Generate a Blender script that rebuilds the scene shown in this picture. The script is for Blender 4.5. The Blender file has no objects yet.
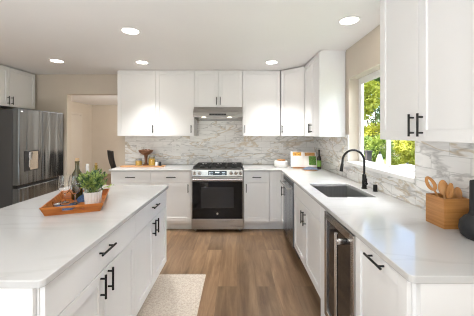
import bpy, bmesh, math, random
from mathutils import Vector, Matrix
random.seed(7)
SC = bpy.context.scene
COL = SC.collection
R = math.radians
# ---------------------------------------------------------------- camera
EYE = 1.445
cam_d = bpy.data.cameras.new('camera'); cam = bpy.data.objects.new('camera', cam_d); COL.objects.link(cam)
cam_d.sensor_width = 36; cam_d.lens = 265 / 474 * 36
cam_d.shift_x = 0.0; cam_d.shift_y = -(158 - 133.3) / 474
cam.location = (0, 0, EYE); cam.rotation_euler = (R(90), 0, 0)
cam_d.clip_start = 0.05
SC.camera = cam
# ---------------------------------------------------------------- light and exposure
SC.view_settings.view_transform = 'Standard'; SC.view_settings.look = 'None'
SC.view_settings.gamma = 1.0; SC.view_settings.exposure = 1.12
SC.cycles.filter_width = 1.1
W = bpy.data.worlds.new('sky'); SC.world = W; W.use_nodes = True
wn = W.node_tree.nodes; wl = W.node_tree.links
sky = wn.new('ShaderNodeTexSky'); sky.sky_type = 'NISHITA'; sky.sun_disc = False
sky.sun_elevation = R(48); sky.sun_rotation = R(250); sky.air_density = 1.0
wl.new(sky.outputs[0], wn['Background'].inputs[0]); wn['Background'].inputs[1].default_value = 0.30
def lamp(name, kind, loc, energy, color=(1, 1, 1), rot=(0, 0, 0), **kw):
    d = bpy.data.lights.new(name, kind); d.energy = energy; d.color = color
    for k, v in kw.items(): setattr(d, k, v)
    o = bpy.data.objects.new(name, d); COL.objects.link(o); o.location = loc; o.rotation_euler = rot
    return o
sun = lamp('sun', 'SUN', (-8, 4, 12), 6.5, (1, .95, .86), angle=R(1))
sun.rotation_euler = Vector((0.62, -0.30, -0.75)).to_track_quat('-Z', 'Y').to_euler()
# added fill lamp at an opening in the unseen wall behind the camera
lamp('fill_rear', 'AREA', (-1.6, -3.1, 1.5), 5, (.97, .985, 1), (R(110), 0, 0), shape='RECTANGLE', size=2.4, size_y=1.2)
lamp('fill_ceiling_up', 'AREA', (-1.5, -1.5, .5), 92, (.885, .945, 1), (R(180), 0, 0), shape='RECTANGLE', size=4.2, size_y=2.8)  # added upward lamp that brightens the ceiling, no real source there
lamp('fill_outside_window', 'AREA', (2.45, 2.55, 3.0), 140, (.95, .98, 1), (0, R(48), 0), shape='RECTANGLE', size=1.1, size_y=1.6)  # added lamp outside, out of view, boosts light through the kitchen window
lamp('fill_far_room', 'AREA', (-1.0, 5.45, 1.3), 66, (1, .985, .96), (R(122), 0, R(12)), shape='RECTANGLE', size=1.6, size_y=1.9)  # added lamp hidden behind the back wall to brighten the far room

# ---------------------------------------------------------------- materials
def mat(name, col, rough=.5, metal=0.0, **kw):
    m = bpy.data.materials.new(name); m.use_nodes = True
    b = m.node_tree.nodes['Principled BSDF']
    b.inputs['Base Color'].default_value = (*col, 1); b.inputs['Roughness'].default_value = rough
    b.inputs['Metallic'].default_value = metal
    for k, v in kw.items():
        b.inputs[k.replace('_', ' ')].default_value = v
    return m
def N(m, t, **kw):
    n = m.node_tree.nodes.new(t)
    for k, v in kw.items():
        if hasattr(n, k) and k not in n.inputs: setattr(n, k, v)
        else: n.inputs[k].default_value = v
    return n
def L(m, a, b): m.node_tree.links.new(a, b)
def P(m): return m.node_tree.nodes['Principled BSDF']
def noisy(name, c1, c2, scale=(8, 8, 8), rough=.5, metal=0, detail=4, bump=0, lo=.35, hi=.65, nscale=1.0, rr=None, **kw):
    m = mat(name, c1, rough, metal, **kw)
    tc = N(m, 'ShaderNodeTexCoord'); mp = N(m, 'ShaderNodeMapping'); mp.inputs['Scale'].default_value = scale
    nz = N(m, 'ShaderNodeTexNoise', Scale=nscale, Detail=detail)
    cr = N(m, 'ShaderNodeValToRGB'); cr.color_ramp.elements[0].position = lo; cr.color_ramp.elements[1].position = hi
    cr.color_ramp.elements[0].color = (*c1, 1); cr.color_ramp.elements[1].color = (*c2, 1)
    L(m, tc.outputs['Object'], mp.inputs[0]); L(m, mp.outputs[0], nz.inputs['Vector'])
    L(m, nz.outputs['Fac'], cr.inputs[0]); L(m, cr.outputs[0], P(m).inputs['Base Color'])
    if bump:
        bp = N(m, 'ShaderNodeBump', Strength=bump, Distance=.002); L(m, nz.outputs['Fac'], bp.inputs['Height']); L(m, bp.outputs[0], P(m).inputs['Normal'])
    if rr:
        mr = N(m, 'ShaderNodeMapRange'); mr.inputs[3].default_value = rr[0]; mr.inputs[4].default_value = rr[1]
        L(m, nz.outputs['Fac'], mr.inputs[0]); L(m, mr.outputs[0], P(m).inputs['Roughness'])
    return m
WALL = noisy('beige_wall_paint', (.60, .53, .44), (.62, .55, .46), (3, 3, 3), .7)
CEIL = noisy('ceiling_paint', (.885, .868, .85), (.895, .878, .86), (2, 2, 2), .8)
WHITE = noisy('white_cabinet_paint', (.838, .836, .832), (.848, .846, .842), (3, 3, 3), .32)
TRIMW = noisy('white_trim_paint', (.84, .83, .81), (.85, .84, .82), (3, 3, 3), .35)
BLACKM = noisy('black_metal', (.012, .012, .012), (.02, .02, .02), (20, 20, 20), .38, .6)
HSTEEL = mat('polished_steel', (.62, .60, .575), .22, 1.0)
STEEL = noisy('brushed_steel', (.40, .39, .375), (.48, .465, .45), (2, 2, 160), .3, 1.0, rr=(.22, .36))
FSTEEL = noisy('dark_brushed_steel', (.20, .228, .26), (.27, .30, .335), (160, 160, 1.2), .24, 1.0, rr=(.16, .26))
_tc = N(FSTEEL, 'ShaderNodeTexCoord'); _mp = N(FSTEEL, 'ShaderNodeMapping'); _mp.inputs['Scale'].default_value = (9, 9, 1.1); _mp.inputs['Rotation'].default_value = (0, R(14), 0)
_nz = N(FSTEEL, 'ShaderNodeTexNoise', Scale=1.0, Detail=1.5, Distortion=.4); _bp = N(FSTEEL, 'ShaderNodeBump', Strength=1.0, Distance=.018)
L(FSTEEL, _tc.outputs['Object'], _mp.inputs[0]); L(FSTEEL, _mp.outputs[0], _nz.inputs['Vector']); L(FSTEEL, _nz.outputs['Fac'], _bp.inputs['Height']); L(FSTEEL, _bp.outputs[0], P(FSTEEL).inputs['Normal'])
SINKST = noisy('sink_steel', (.36, .36, .36), (.44, .44, .435), (60, 2, 2), .33, .9)
BGLASS = mat('black_oven_glass', (.006, .006, .007), .06, Specular_IOR_Level=.3)
DGLASS = mat('dark_tinted_glass', (.02, .02, .022), .05)
PLAST = noisy('black_plastic', (.012, .012, .013), (.018, .018, .02), (30, 30, 30), .45)
GREYM = noisy('charcoal_metal', (.045, .045, .048), (.06, .06, .063), (5, 5, 40), .4, .5)
IRON = noisy('cast_iron', (.010, .010, .010), (.02, .02, .02), (60, 60, 60), .55, .2, bump=.3)
def quartz():
    m = mat('white_quartz', (.8, .8, .78), .10)
    tc = N(m, 'ShaderNodeTexCoord'); mp = N(m, 'ShaderNodeMapping'); mp.inputs['Rotation'].default_value = (0, 0, .9); mp.inputs['Scale'].default_value = (.7, 2.4, 1)
    nz = N(m, 'ShaderNodeTexNoise', Scale=1.1, Detail=6, Distortion=.6)
    sub = N(m, 'ShaderNodeMath', operation='SUBTRACT'); sub.inputs[1].default_value = .5
    ab = N(m, 'ShaderNodeMath', operation='ABSOLUTE')
    cr = N(m, 'ShaderNodeValToRGB'); e = cr.color_ramp.elements
    e[0].position = 0; e[0].color = (.53, .525, .515, 1); e[1].position = .025; e[1].color = (.57, .567, .56, 1)
    L(m, tc.outputs['Object'], mp.inputs[0]); L(m, mp.outputs[0], nz.inputs['Vector']); L(m, nz.outputs['Fac'], sub.inputs[0])
    L(m, sub.outputs[0], ab.inputs[0]); L(m, ab.outputs[0], cr.inputs[0]); L(m, cr.outputs[0], P(m).inputs['Base Color'])
    return m
QUARTZ = quartz()
def marble(name, axis):
    m = mat(name, (.8, .8, .8), .16)
    tc = N(m, 'ShaderNodeTexCoord'); sp = N(m, 'ShaderNodeSeparateXYZ'); cb = N(m, 'ShaderNodeCombineXYZ')
    L(m, tc.outputs['Object'], sp.inputs[0]); L(m, sp.outputs[axis], cb.inputs[0]); L(m, sp.outputs[2], cb.inputs[1])
    ofs = N(m, 'ShaderNodeMapping'); ofs.inputs['Location'].default_value = (0.04, -.914, 0); L(m, cb.outputs[0], ofs.inputs[0])
    br = N(m, 'ShaderNodeTexBrick', offset=.5, squash=1.0)
    br.inputs['Color1'].default_value = (0, 0, 0, 1); br.inputs['Color2'].default_value = (1, 1, 1, 1); br.inputs['Mortar'].default_value = (.5, .5, .5, 1)
    br.inputs['Scale'].default_value = 1; br.inputs['Mortar Size'].default_value = .0022; br.inputs['Mortar Smooth'].default_value = .1
    br.inputs['Brick Width'].default_value = .305; br.inputs['Row Height'].default_value = .0975
    L(m, ofs.outputs[0], br.inputs['Vector'])
    vm = N(m, 'ShaderNodeMapping'); vm.inputs['Rotation'].default_value = (0, 0, R(40)); vm.inputs['Scale'].default_value = (1.0, 3.1, 1)
    L(m, cb.outputs[0], vm.inputs[0])
    mul = N(m, 'ShaderNodeMath', operation='MULTIPLY'); mul.inputs[1].default_value = .55; L(m, br.outputs['Color'], mul.inputs[0])
    def vein(scale, dist, wofs, lo, hi):
        nz = N(m, 'ShaderNodeTexNoise', noise_dimensions='4D', Scale=scale, Detail=5, Distortion=dist)
        ad = N(m, 'ShaderNodeMath', operation='ADD'); ad.inputs[1].default_value = wofs
        L(m, mul.outputs[0], ad.inputs[0]); L(m, ad.outputs[0], nz.inputs['W']); L(m, vm.outputs[0], nz.inputs['Vector'])
        s = N(m, 'ShaderNodeMath', operation='SUBTRACT'); s.inputs[1].default_value = .5; a = N(m, 'ShaderNodeMath', operation='ABSOLUTE')
        mr = N(m, 'ShaderNodeMapRange'); mr.inputs[1].default_value = lo; mr.inputs[2].default_value = hi; mr.inputs[3].default_value = 1; mr.inputs[4].default_value = 0
        L(m, nz.outputs['Fac'], s.inputs[0]); L(m, s.outputs[0], a.inputs[0]); L(m, a.outputs[0], mr.inputs[0]); return mr.outputs[0]
    def mix(fac, a, bcol, k=1.0):
        mx = N(m, 'ShaderNodeMix', data_type='RGBA')
        f = N(m, 'ShaderNodeMath', operation='MULTIPLY'); f.inputs[1].default_value = k; L(m, fac, f.inputs[0]); L(m, f.outputs[0], mx.inputs['Factor'])
        if isinstance(a, tuple): mx.inputs['A'].default_value = (*a, 1)
        else: L(m, a, mx.inputs['A'])
        mx.inputs['B'].default_value = (*bcol, 1); return mx.outputs['Result']
    c = mix(vein(2.2, 1.0, 3.0, 0, .07), (.88, .87, .85), (.66, .65, .635), .40)
    c = mix(vein(1.75, .8, 9.0, 0, .026), c, (.36, .35, .34), .62)
    c = mix(vein(1.2, .7, 17.0, 0, .022), c, (.50, .37, .20), .62)
    c = mix(br.outputs['Fac'], c, (.58, .57, .55), .8)
    L(m, c, P(m).inputs['Base Color'])
    bp = N(m, 'ShaderNodeBump', Strength=.6, Distance=.002, invert=True); L(m, br.outputs['Fac'], bp.inputs['Height']); L(m, bp.outputs[0], P(m).inputs['Normal'])
    return m
MARX = marble('marble_tile_back', 0); MARY = marble('marble_tile_side', 1)
def floor_mat():
    m = mat('oak_plank_floor', (.3, .2, .13), .34)
    tc = N(m, 'ShaderNodeTexCoord'); sp = N(m, 'ShaderNodeSeparateXYZ'); cb = N(m, 'ShaderNodeCombineXYZ')
    L(m, tc.outputs['Object'], sp.inputs[0]); L(m, sp.outputs[1], cb.inputs[0]); L(m, sp.outputs[0], cb.inputs[1])
    br = N(m, 'ShaderNodeTexBrick', offset=.37, squash=1.0)
    br.inputs['Color1'].default_value = (0, 0, 0, 1); br.inputs['Color2'].default_value = (1, 1, 1, 1); br.inputs['Mortar'].default_value = (.5, .5, .5, 1)
    br.inputs['Scale'].default_value = 1; br.inputs['Mortar Size'].default_value = .0012; br.inputs['Brick Width'].default_value = 1.25; br.inputs['Row Height'].default_value = .18
    L(m, cb.outputs[0], br.inputs['Vector'])
    mp = N(m, 'ShaderNodeMapping'); mp.inputs['Scale'].default_value = (1.4, 13, 1); L(m, cb.outputs[0], mp.inputs[0])
    w = N(m, 'ShaderNodeMath', operation='MULTIPLY'); w.inputs[1].default_value = 7; L(m, br.outputs['Color'], w.inputs[0])
    nz = N(m, 'ShaderNodeTexNoise', noise_dimensions='4D', Scale=1.0, Detail=7, Roughness=.62, Distortion=.9)
    L(m, mp.outputs[0], nz.inputs['Vector']); L(m, w.outputs[0], nz.inputs['W'])
    cr = N(m, 'ShaderNodeValToRGB'); e = cr.color_ramp.elements
    e[0].position = .28; e[0].color = (.105, .056, .028, 1); e[1].position = .72; e[1].color = (.31, .200, .112, 1)
    k = e.new(.5); k.color = (.205, .124, .067, 1)
    L(m, nz.outputs['Fac'], cr.inputs[0])
    hs = N(m, 'ShaderNodeHueSaturation'); mr = N(m, 'ShaderNodeMapRange'); mr.inputs[3].default_value = .78; mr.inputs[4].default_value = 1.2
    L(m, br.outputs['Color'], mr.inputs[0]); L(m, mr.outputs[0], hs.inputs['Value']); L(m, cr.outputs[0], hs.inputs['Color'])
    mx = N(m, 'ShaderNodeMix', data_type='RGBA'); L(m, br.outputs['Fac'], mx.inputs['Factor']); L(m, hs.outputs[0], mx.inputs['A']); mx.inputs['B'].default_value = (.14, .088, .05, 1)
    L(m, mx.outputs['Result'], P(m).inputs['Base Color'])
    bp = N(m, 'ShaderNodeBump', Strength=.15, Distance=.001); L(m, nz.outputs['Fac'], bp.inputs['Height']); L(m, bp.outputs[0], P(m).inputs['Normal'])
    return m
FLOOR = floor_mat()
TRAYW = noisy('orange_acacia_wood', (.33, .085, .014), (.62, .21, .035), (3, 40, 20), .35, detail=6)
BAMB = noisy('bamboo_wood', (.40, .165, .040), (.55, .26, .08), (3, 3, 70), .4, detail=5)
SPOONW = noisy('spoon_wood', (.46, .20, .055), (.58, .29, .10), (30, 30, 6), .45)
DWOOD = noisy('dark_turned_wood', (.11, .04, .015), (.24, .10, .04), (8, 8, 50), .35)
BOARDW = noisy('board_wood', (.42, .20, .08), (.58, .31, .14), (4, 60, 10), .4)
GLASS = mat('clear_glass', (1, 1, 1), 0.0, Transmission_Weight=1.0, IOR=1.45)
WINGL = mat('window_glass', (1, 1, 1), 0.0, Transmission_Weight=1.0, IOR=1.01)
GREENG = mat('olive_bottle_glass', (.055, .046, .008), .04, Coat_Weight=.5)
DARKG = mat('dark_bottle_glass', (.012, .010, .006), .05)
YELG = mat('amber_bottle_glass', (.30, .22, .03), .06)
CORK = noisy('cork', (.50, .33, .18), (.62, .44, .27), (200, 200, 200), .8)
LABELW = noisy('paper_label', (.72, .70, .64), (.78, .76, .70), (40, 40, 40), .6)
LABELG = noisy('green_label', (.16, .34, .05), (.25, .46, .09), (40, 40, 40), .6)
WPORC = mat('white_porcelain', (.82, .81, .79), .18)
BLUEC = noisy('blue_linen', (.03, .06, .15), (.09, .15, .28), (120, 120, 120), .85, bump=.5)
BLUEG = noisy('blue_grey_linen', (.15, .20, .31), (.27, .33, .44), (160, 160, 160), .85, bump=.5)
LEAFA = noisy('houseplant_leaf', (.045, .12, .05), (.42, .53, .15), (26, 26, 26), .45, lo=.42, hi=.58)
SOIL = noisy('soil', (.03, .02, .012), (.06, .04, .025), (90, 90, 90), .9)
PASTA = noisy('dried_pasta', (.75, .40, .03), (.95, .62, .08), (90, 90, 90), .5)
RUGM = noisy('beige_woven_rug', (.44, .37, .305), (.60, .53, .45), (75, 75, 75), .95, bump=.8, detail=8)
BLKCER = noisy('matte_black_ceramic', (.012, .013, .015), (.02, .021, .024), (25, 25, 25), .6, bump=.2)
PAPER = noisy('book_paper', (.80, .76, .72), (.86, .80, .76), (10, 10, 10), .6)
FOODY = noisy('printed_yellow_dish', (.75, .42, .04), (.30, .10, .03), (70, 70, 70), .6, lo=.45, hi=.6)
FOODG = noisy('printed_green_salad', (.05, .16, .02), (.22, .42, .07), (80, 80, 80), .6)
FOODR = noisy('printed_red_dish', (.40, .13, .05), (.66, .38, .10), (75, 75, 75), .6)
GRASS = noisy('lawn', (.12, .20, .04), (.30, .36, .08), (6, 6, 6), .9)
BARK = noisy('bark', (.06, .045, .03), (.12, .09, .06), (8, 8, 2), .9)
LF = [noisy('leaf_yellow_green', (.42, .46, .05), (.66, .62, .10), (2, 2, 2), .55), noisy('leaf_mid_green', (.16, .28, .04), (.40, .46, .08), (2, 2, 2), .55),
      noisy('leaf_dark_green', (.05, .12, .03), (.14, .22, .06), (2, 2, 2), .55)]
CANVAS = noisy('white_canvas', (.78, .77, .74), (.84, .83, .80), (5, 5, 5), .8)
DWOODP = noisy('weathered_dark_post', (.06, .05, .05), (.11, .09, .09), (8, 8, 2), .8)
DOORP = noisy('painted_interior_door', (.62, .56, .48), (.64, .58, .50), (3, 3, 3), .5)
MESHB = noisy('black_chair_mesh', (.012, .012, .014), (.03, .03, .033), (120, 120, 120), .7)
OUTW = mat('outlet_plastic', (.82, .81, .79), .35)
BRASS = mat('warm_brass', (.55, .36, .16), .3, 1.0)
def emis(name, col, s):
    m = mat(name, (1, 1, 1), .5); P(m).inputs['Emission Color'].default_value = (*col, 1); P(m).inputs['Emission Strength'].default_value = s; return m
LAMPE = emis('lamp_lens', (1, .93, .82), 9); HOODE = emis('hood_lamp', (1, .85, .6), 2.2); DISP = emis('clock_digits', (.55, .75, .9), .6)

# ---------------------------------------------------------------- mesh helpers
def NB(): return bmesh.new()
def _newfaces(bm, n0, mi):
    bm.faces.ensure_lookup_table()
    for f in bm.faces[n0:]: f.material_index = mi
def box(bm, x0, x1, y0, y1, z0, z1, bev=0.0, mi=0, seg=2):
    t = bmesh.new()
    bmesh.ops.create_cube(t, size=1)
    for v in t.verts: v.co = Vector(((x0 + x1) / 2 + v.co.x * (x1 - x0), (y0 + y1) / 2 + v.co.y * (y1 - y0), (z0 + z1) / 2 + v.co.z * (z1 - z0)))
    if bev: bmesh.ops.bevel(t, geom=t.edges[:], offset=bev, segments=seg, profile=.5, affect='EDGES', clamp_overlap=True)
    join(bm, t, mi)
def join(bm, t, mi=0, M=None):
    if M is not None: bmesh.ops.transform(t, matrix=M, verts=t.verts[:])
    for f in t.faces: f.material_index = mi
    me = bpy.data.meshes.new('tmp'); t.to_mesh(me); t.free(); bm.from_mesh(me); bpy.data.meshes.remove(me)
def cyl(bm, p0, p1, r0, r1=None, seg=16, mi=0):
    p0 = Vector(p0); p1 = Vector(p1); d = p1 - p0; t = bmesh.new()
    bmesh.ops.create_cone(t, cap_ends=True, segments=seg, radius1=r0, radius2=r0 if r1 is None else r1, depth=d.length)
    join(bm, t, mi, Matrix.Translation((p0 + p1) / 2) @ d.to_track_quat('Z', 'Y').to_matrix().to_4x4())
def lathe(bm, prof, c=(0, 0, 0), seg=24, mi=0, M=None, wob=None):
    t = bmesh.new(); rings = []
    for r, z in prof:
        if r < 1e-5: rings.append([t.verts.new((0, 0, z))])
        else: rings.append([t.verts.new(((r + (wob(i) if wob else 0)) * math.cos(2 * math.pi * i / seg), (r + (wob(i) if wob else 0)) * math.sin(2 * math.pi * i / seg), z)) for i in range(seg)])
    for a, b in zip(rings, rings[1:]):
        for i in range(seg):
            j = (i + 1) % seg
            if len(a) == 1 and len(b) == 1: continue
            if len(a) == 1: t.faces.new((a[0], b[j], b[i]))
            elif len(b) == 1: t.faces.new((a[i], a[j], b[0]))
            else: t.faces.new((a[i], a[j], b[j], b[i]))
    bmesh.ops.recalc_face_normals(t, faces=t.faces[:])
    join(bm, t, mi, Matrix.Translation(c) @ (M or Matrix.Identity(4)))
def tube(bm, pts, r, seg=12, mi=0):
    pts = [Vector(p) for p in pts]; t = bmesh.new(); rings = []; up = None
    rs = r if isinstance(r, (list, tuple)) else [r] * len(pts)
    for i, p in enumerate(pts):
        d = (pts[min(i + 1, len(pts) - 1)] - pts[max(i - 1, 0)]).normalized()
        if up is None: up = d.orthogonal().normalized()
        else: up = (up - d * up.dot(d)).normalized()
        s = d.cross(up)
        rings.append([t.verts.new(p + (up * math.cos(2 * math.pi * k / seg) + s * math.sin(2 * math.pi * k / seg)) * rs[i]) for k in range(seg)])
    for a, b in zip(rings, rings[1:]):
        for i in range(seg): t.faces.new((a[i], a[(i + 1) % seg], b[(i + 1) % seg], b[i]))
    t.faces.new(rings[0][::-1]); t.faces.new(rings[-1])
    bmesh.ops.recalc_face_normals(t, faces=t.faces[:]); join(bm, t, mi)
def prism(bm, pts, v, bev=0, mi=0):
    """polygon of 3D points pushed along vector v"""
    t = bmesh.new(); vs = [t.verts.new(p) for p in pts]; f = t.faces.new(vs)
    r = bmesh.ops.extrude_face_region(t, geom=[f]); nv = [e for e in r['geom'] if isinstance(e, bmesh.types.BMVert)]
    bmesh.ops.translate(t, vec=Vector(v), verts=nv)
    bmesh.ops.recalc_face_normals(t, faces=t.faces[:])
    if bev: bmesh.ops.bevel(t, geom=t.edges[:], offset=bev, segments=2, profile=.5, affect='EDGES', clamp_overlap=True)
    join(bm, t, mi)
def slab(bm, xs, ys, keep, z0, z1, rounds=(), bev=.004):
    t = bmesh.new(); V = {}
    def gv(i, j):
        if (i, j) not in V: V[(i, j)] = t.verts.new((xs[i], ys[j], z1))
        return V[(i, j)]
    fs = [t.faces.new((gv(i, j), gv(i + 1, j), gv(i + 1, j + 1), gv(i, j + 1))) for i in range(len(xs) - 1) for j in range(len(ys) - 1) if keep(i, j)]
    r = bmesh.ops.extrude_face_region(t, geom=fs); nv = [e for e in r['geom'] if isinstance(e, bmesh.types.BMVert)]
    bmesh.ops.translate(t, vec=(0, 0, z0 - z1), verts=nv)
    bmesh.ops.recalc_face_normals(t, faces=t.faces[:])
    for (x, y, rad) in rounds:
        es = [e for e in t.edges if all(abs(v.co.x - x) < 1e-4 and abs(v.co.y - y) < 1e-4 for v in e.verts)]
        bmesh.ops.bevel(t, geom=es, offset=rad, segments=6, profile=.5, affect='EDGES')
    es = [e for e in t.edges if len(e.link_faces) == 2 and e.calc_face_angle(0) > .7 and abs(e.verts[0].co.z - e.verts[1].co.z) < 1e-4]
    bmesh.ops.bevel(t, geom=es, offset=bev, segments=2, profile=.5, affect='EDGES')
    join(bm, t)
def obj(name, bm, m, parent=None, smooth=False, loc=None):
    me = bpy.data.meshes.new(name); bm.to_mesh(me); bm.free()
    for x in (m if isinstance(m, (list, tuple)) else [m]): me.materials.append(x)
    if smooth:
        for p in me.polygons: p.use_smooth = True
        try: me.set_sharp_from_angle(angle=R(35))
        except Exception: pass
    o = bpy.data.objects.new(name, me); COL.objects.link(o)
    if parent: o.parent = parent
    if loc: o.location = loc
    return o
def tag(o, label, cat, group=None):
    o['label'] = label; o['category'] = cat
    if group: o['group'] = group
    return o
def thing(name, label, cat, loc=(0, 0, 0), rot=0, group=None):
    o = bpy.data.objects.new(name, None); COL.objects.link(o); o.empty_display_size = .05
    o.location = loc; o.rotation_euler = (0, 0, rot); return tag(o, label, cat, group)
def struct(name, bm, m):
    o = obj(name, bm, m); o['kind'] = 'structure'; return o
def dup(root, loc, rot, label, group=None):
    r = root.copy(); COL.objects.link(r); r.location = loc; r.rotation_euler = (0, 0, rot); r['label'] = label
    if group: r['group'] = group
    for ch in root.children:
        c = ch.copy(); COL.objects.link(c); c.parent = r
        for g in ch.children:
            d = g.copy(); COL.objects.link(d); d.parent = c
    return r

# ---------------------------------------------------------------- setting
XW = 1.32; YB = 4.52; ZC = 2.45; XL = -3.80; YN = -3.2
b = NB(); box(b, XL - .12, XW + .16, YN - .12, YB, -.05, 0); box(b, -5.3, .2, YB, 9.6, -.05, 0); struct('floor', b, FLOOR)
b = NB(); box(b, XL - .12, XW + .5, YN - .12, YB + .12, ZC, ZC + .25); box(b, -5.4, .3, YB + .12, 9.7, ZC, ZC + .25); struct('ceiling', b, CEIL)
b = NB()   # back wall with the wide opening
box(b, XL - .12, -2.90, YB, YB + .12, 0, ZC); box(b, -2.90, -1.99, YB, YB + .12, 2.11, ZC); box(b, -1.99, XW + .16, YB, YB + .12, 0, ZC); struct('wall_back', b, WALL)
WY0, WY1, WZ0, WZ1 = 1.953, 3.12, 1.115, 2.085
b = NB(); box(b, XW, XW + .16, YN, WY0, 0, ZC); box(b, XW, XW + .16, WY1, YB, 0, ZC); box(b, XW, XW + .16, WY0, WY1, 0, WZ0 - .035); box(b, XW, XW + .16, WY0, WY1, WZ1, ZC); struct('wall_right', b, WALL)
b = NB(); box(b, XL - .12, XL, YN, YB, 0, ZC); struct('wall_left', b, WALL)
b = NB(); box(b, XL - .12, -2.8, YN - .12, YN, 0, ZC); box(b, -.4, XW + .16, YN - .12, YN, 0, ZC); box(b, -2.8, -.4, YN - .12, YN, 0, .9); box(b, -2.8, -.4, YN - .12, YN, 2.1, ZC); struct('wall_front', b, WALL)
b = NB(); box(b, -5.3, -5.18, 4.64, 9.5, 0, ZC); box(b, -5.3, .2, 9.46, 9.58, 0, ZC); box(b, .1, .2, 4.64, 9.46, 0, ZC); box(b, -5.3, XL - .12, 4.52, 4.64, 0, ZC); struct('wall_far_room', b, WALL)
b = NB(); box(b, -5.18, -5.14, 7.85, 8.75, 0, 2.03, .004); d1 = struct('door_1', b, DOORP)
b = NB(); lathe(b, [(0, 0), (.025, .002), (.028, .02), (.018, .035), (0, .06)], (-5.14, 8.0, .98), 14, M=Matrix.Rotation(R(90), 4, 'Y')); obj('door_knob', b, BRASS, d1, True)
b = NB(); box(b, -5.18, -5.15, 8.76, 8.83, 0, 2.11, .004); box(b, -5.18, -5.15, 7.77, 7.84, 0, 2.11, .004); box(b, -5.18, -5.15, 7.84, 8.76, 2.04, 2.11, .004); struct('trim_1', b, DOORP)
# tile backsplash
TT = .009
b = NB(); box(b, -1.905, XW - TT, YB - TT, YB, .9145, 1.86); struct('trim_2', b, MARX)
b = NB(); box(b, XW - TT, XW, .95, WY0, .9145, 1.43); box(b, XW - TT, XW, WY0, WY1, .9145, WZ0 - .036); box(b, XW - TT, XW, WY1, YB, .9145, 1.43); struct('trim_3', b, MARY)
# window: sill, frame, two sashes
b = NB(); box(b, XW - .03, XW + .16, WY0 - .015, WY1 + .015, WZ0 - .035, WZ0, .004); struct('trim_4', b, TRIMW)
b = NB(); xf0, xf1 = XW + .11, XW + .155
f = .042; fb = .010
box(b, xf0, xf1, WY0, WY0 + f, WZ0, WZ1, .003); box(b, xf0, xf1, WY1 - f, WY1, WZ0, WZ1, .003); box(b, xf0, xf1, WY0 + f, WY1 - f, WZ0, WZ0 + fb, .002); box(b, xf0, xf1, WY0 + f, WY1 - f, WZ1 - f, WZ1, .003)
w1 = struct('window_1', b, TRIMW)
ym = 2.54
for (y0, y1, xo) in ((WY0 + f, ym + .02, 0.012), (ym - .02, WY1 - f, -.010)):
    b = NB(); x0, x1 = xf0 + .012 + xo, xf0 + .030 + xo; g = .030; gb = .018
    box(b, x0, x1, y0, y0 + g, WZ0 + fb, WZ1 - f, .002); box(b, x0, x1, y1 - g, y1, WZ0 + fb, WZ1 - f, .002); box(b, x0, x1, y0 + g, y1 - g, WZ0 + fb, WZ0 + fb + gb, .002); box(b, x0, x1, y0 + g, y1 - g, WZ1 - f - g, WZ1 - f, .002)
    s = obj('sash', b, TRIMW, w1)
    b = NB(); box(b, (x0 + x1) / 2 - .002, (x0 + x1) / 2 + .002, y0 + g, y1 - g, WZ0 + fb + gb, WZ1 - f - g); obj('pane', b, WINGL, s)

# ---------------------------------------------------------------- cabinets
def handle(par, cx, cz, ln, vert):
    b = NB(); r = .0058; yb = -.028; h = ln / 2; q = h * .68
    if vert:
        cyl(b, (cx, yb, cz - h), (cx, yb, cz + h), r); [cyl(b, (cx, yb, cz + s * q), (cx, 0, cz + s * q), r * .85, seg=10) for s in (-1, 1)]
    else:
        cyl(b, (cx - h, yb, cz), (cx + h, yb, cz), r); [cyl(b, (cx + s * q, yb, cz), (cx + s * q, 0, cz), r * .85, seg=10) for s in (-1, 1)]
    return obj('handle', b, BLACKM, par, True)
def shaker(par, name, x0, x1, z0, z1, rail=.058):
    b = NB(); t = .019; g = .0022; x0 += g; x1 -= g; z0 += g; z1 -= g; bv = .0012
    box(b, x0, x0 + rail, 0, t, z0, z1, bv); box(b, x1 - rail, x1, 0, t, z0, z1, bv)
    box(b, x0 + rail, x1 - rail, 0, t, z0, z0 + rail, bv); box(b, x0 + rail, x1 - rail, 0, t, z1 - rail, z1, bv)
    box(b, x0 + rail - .002, x1 - rail + .002, .009, t, z0 + rail - .002, z1 - rail + .002)
    return obj(name, b, WHITE, par)
def flat(par, name, x0, x1, z0, z1):
    b = NB(); g = .0022; box(b, x0 + g, x1 - g, 0, .019, z0 + g, z1 - g, .0015); return obj(name, b, WHITE, par)
def cabinet(label, loc, rot, w, depth, z0, z1, fronts, toe=True, group=None, cat='cabinet', name='base_cabinet', open_top=False):
    """local: x along the face, y into the cabinet, face plane y = 0"""
    t = thing(name, label, cat, loc, rot, group)
    b = NB()
    zb = .11 if toe else z0
    if open_top:
        k = .018; box(b, 0, k, .020, depth, zb, z1); box(b, w - k, w, .020, depth, zb, z1); box(b, k, w - k, .020, depth, zb, zb + k); box(b, k, w - k, depth - k, depth, zb + k, z1); box(b, k, w - k, .020, .038, z1 - .09, z1)
    else: box(b, 0, w, .020, depth, zb, z1, .001)
    obj('body', b, WHITE, t)
    if toe:
        b = NB(); box(b, 0.0, w, .10, .116, 0, .11); obj('toe_kick', b, WHITE, t)
    for f_ in fronts:
        kind, x0, x1, a, c, h = f_
        p = shaker(t, 'door', x0, x1, a, c) if kind == 'door' else flat(t, 'drawer', x0, x1, a, c) if kind == 'drawer' else flat(t, 'filler', x0, x1, a, c)
        if h: handle(p, *h)
    return t
ZT = .884; DB = .145; DT = .715
FB = 3.905   # face plane of the back run
hl = .125
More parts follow.
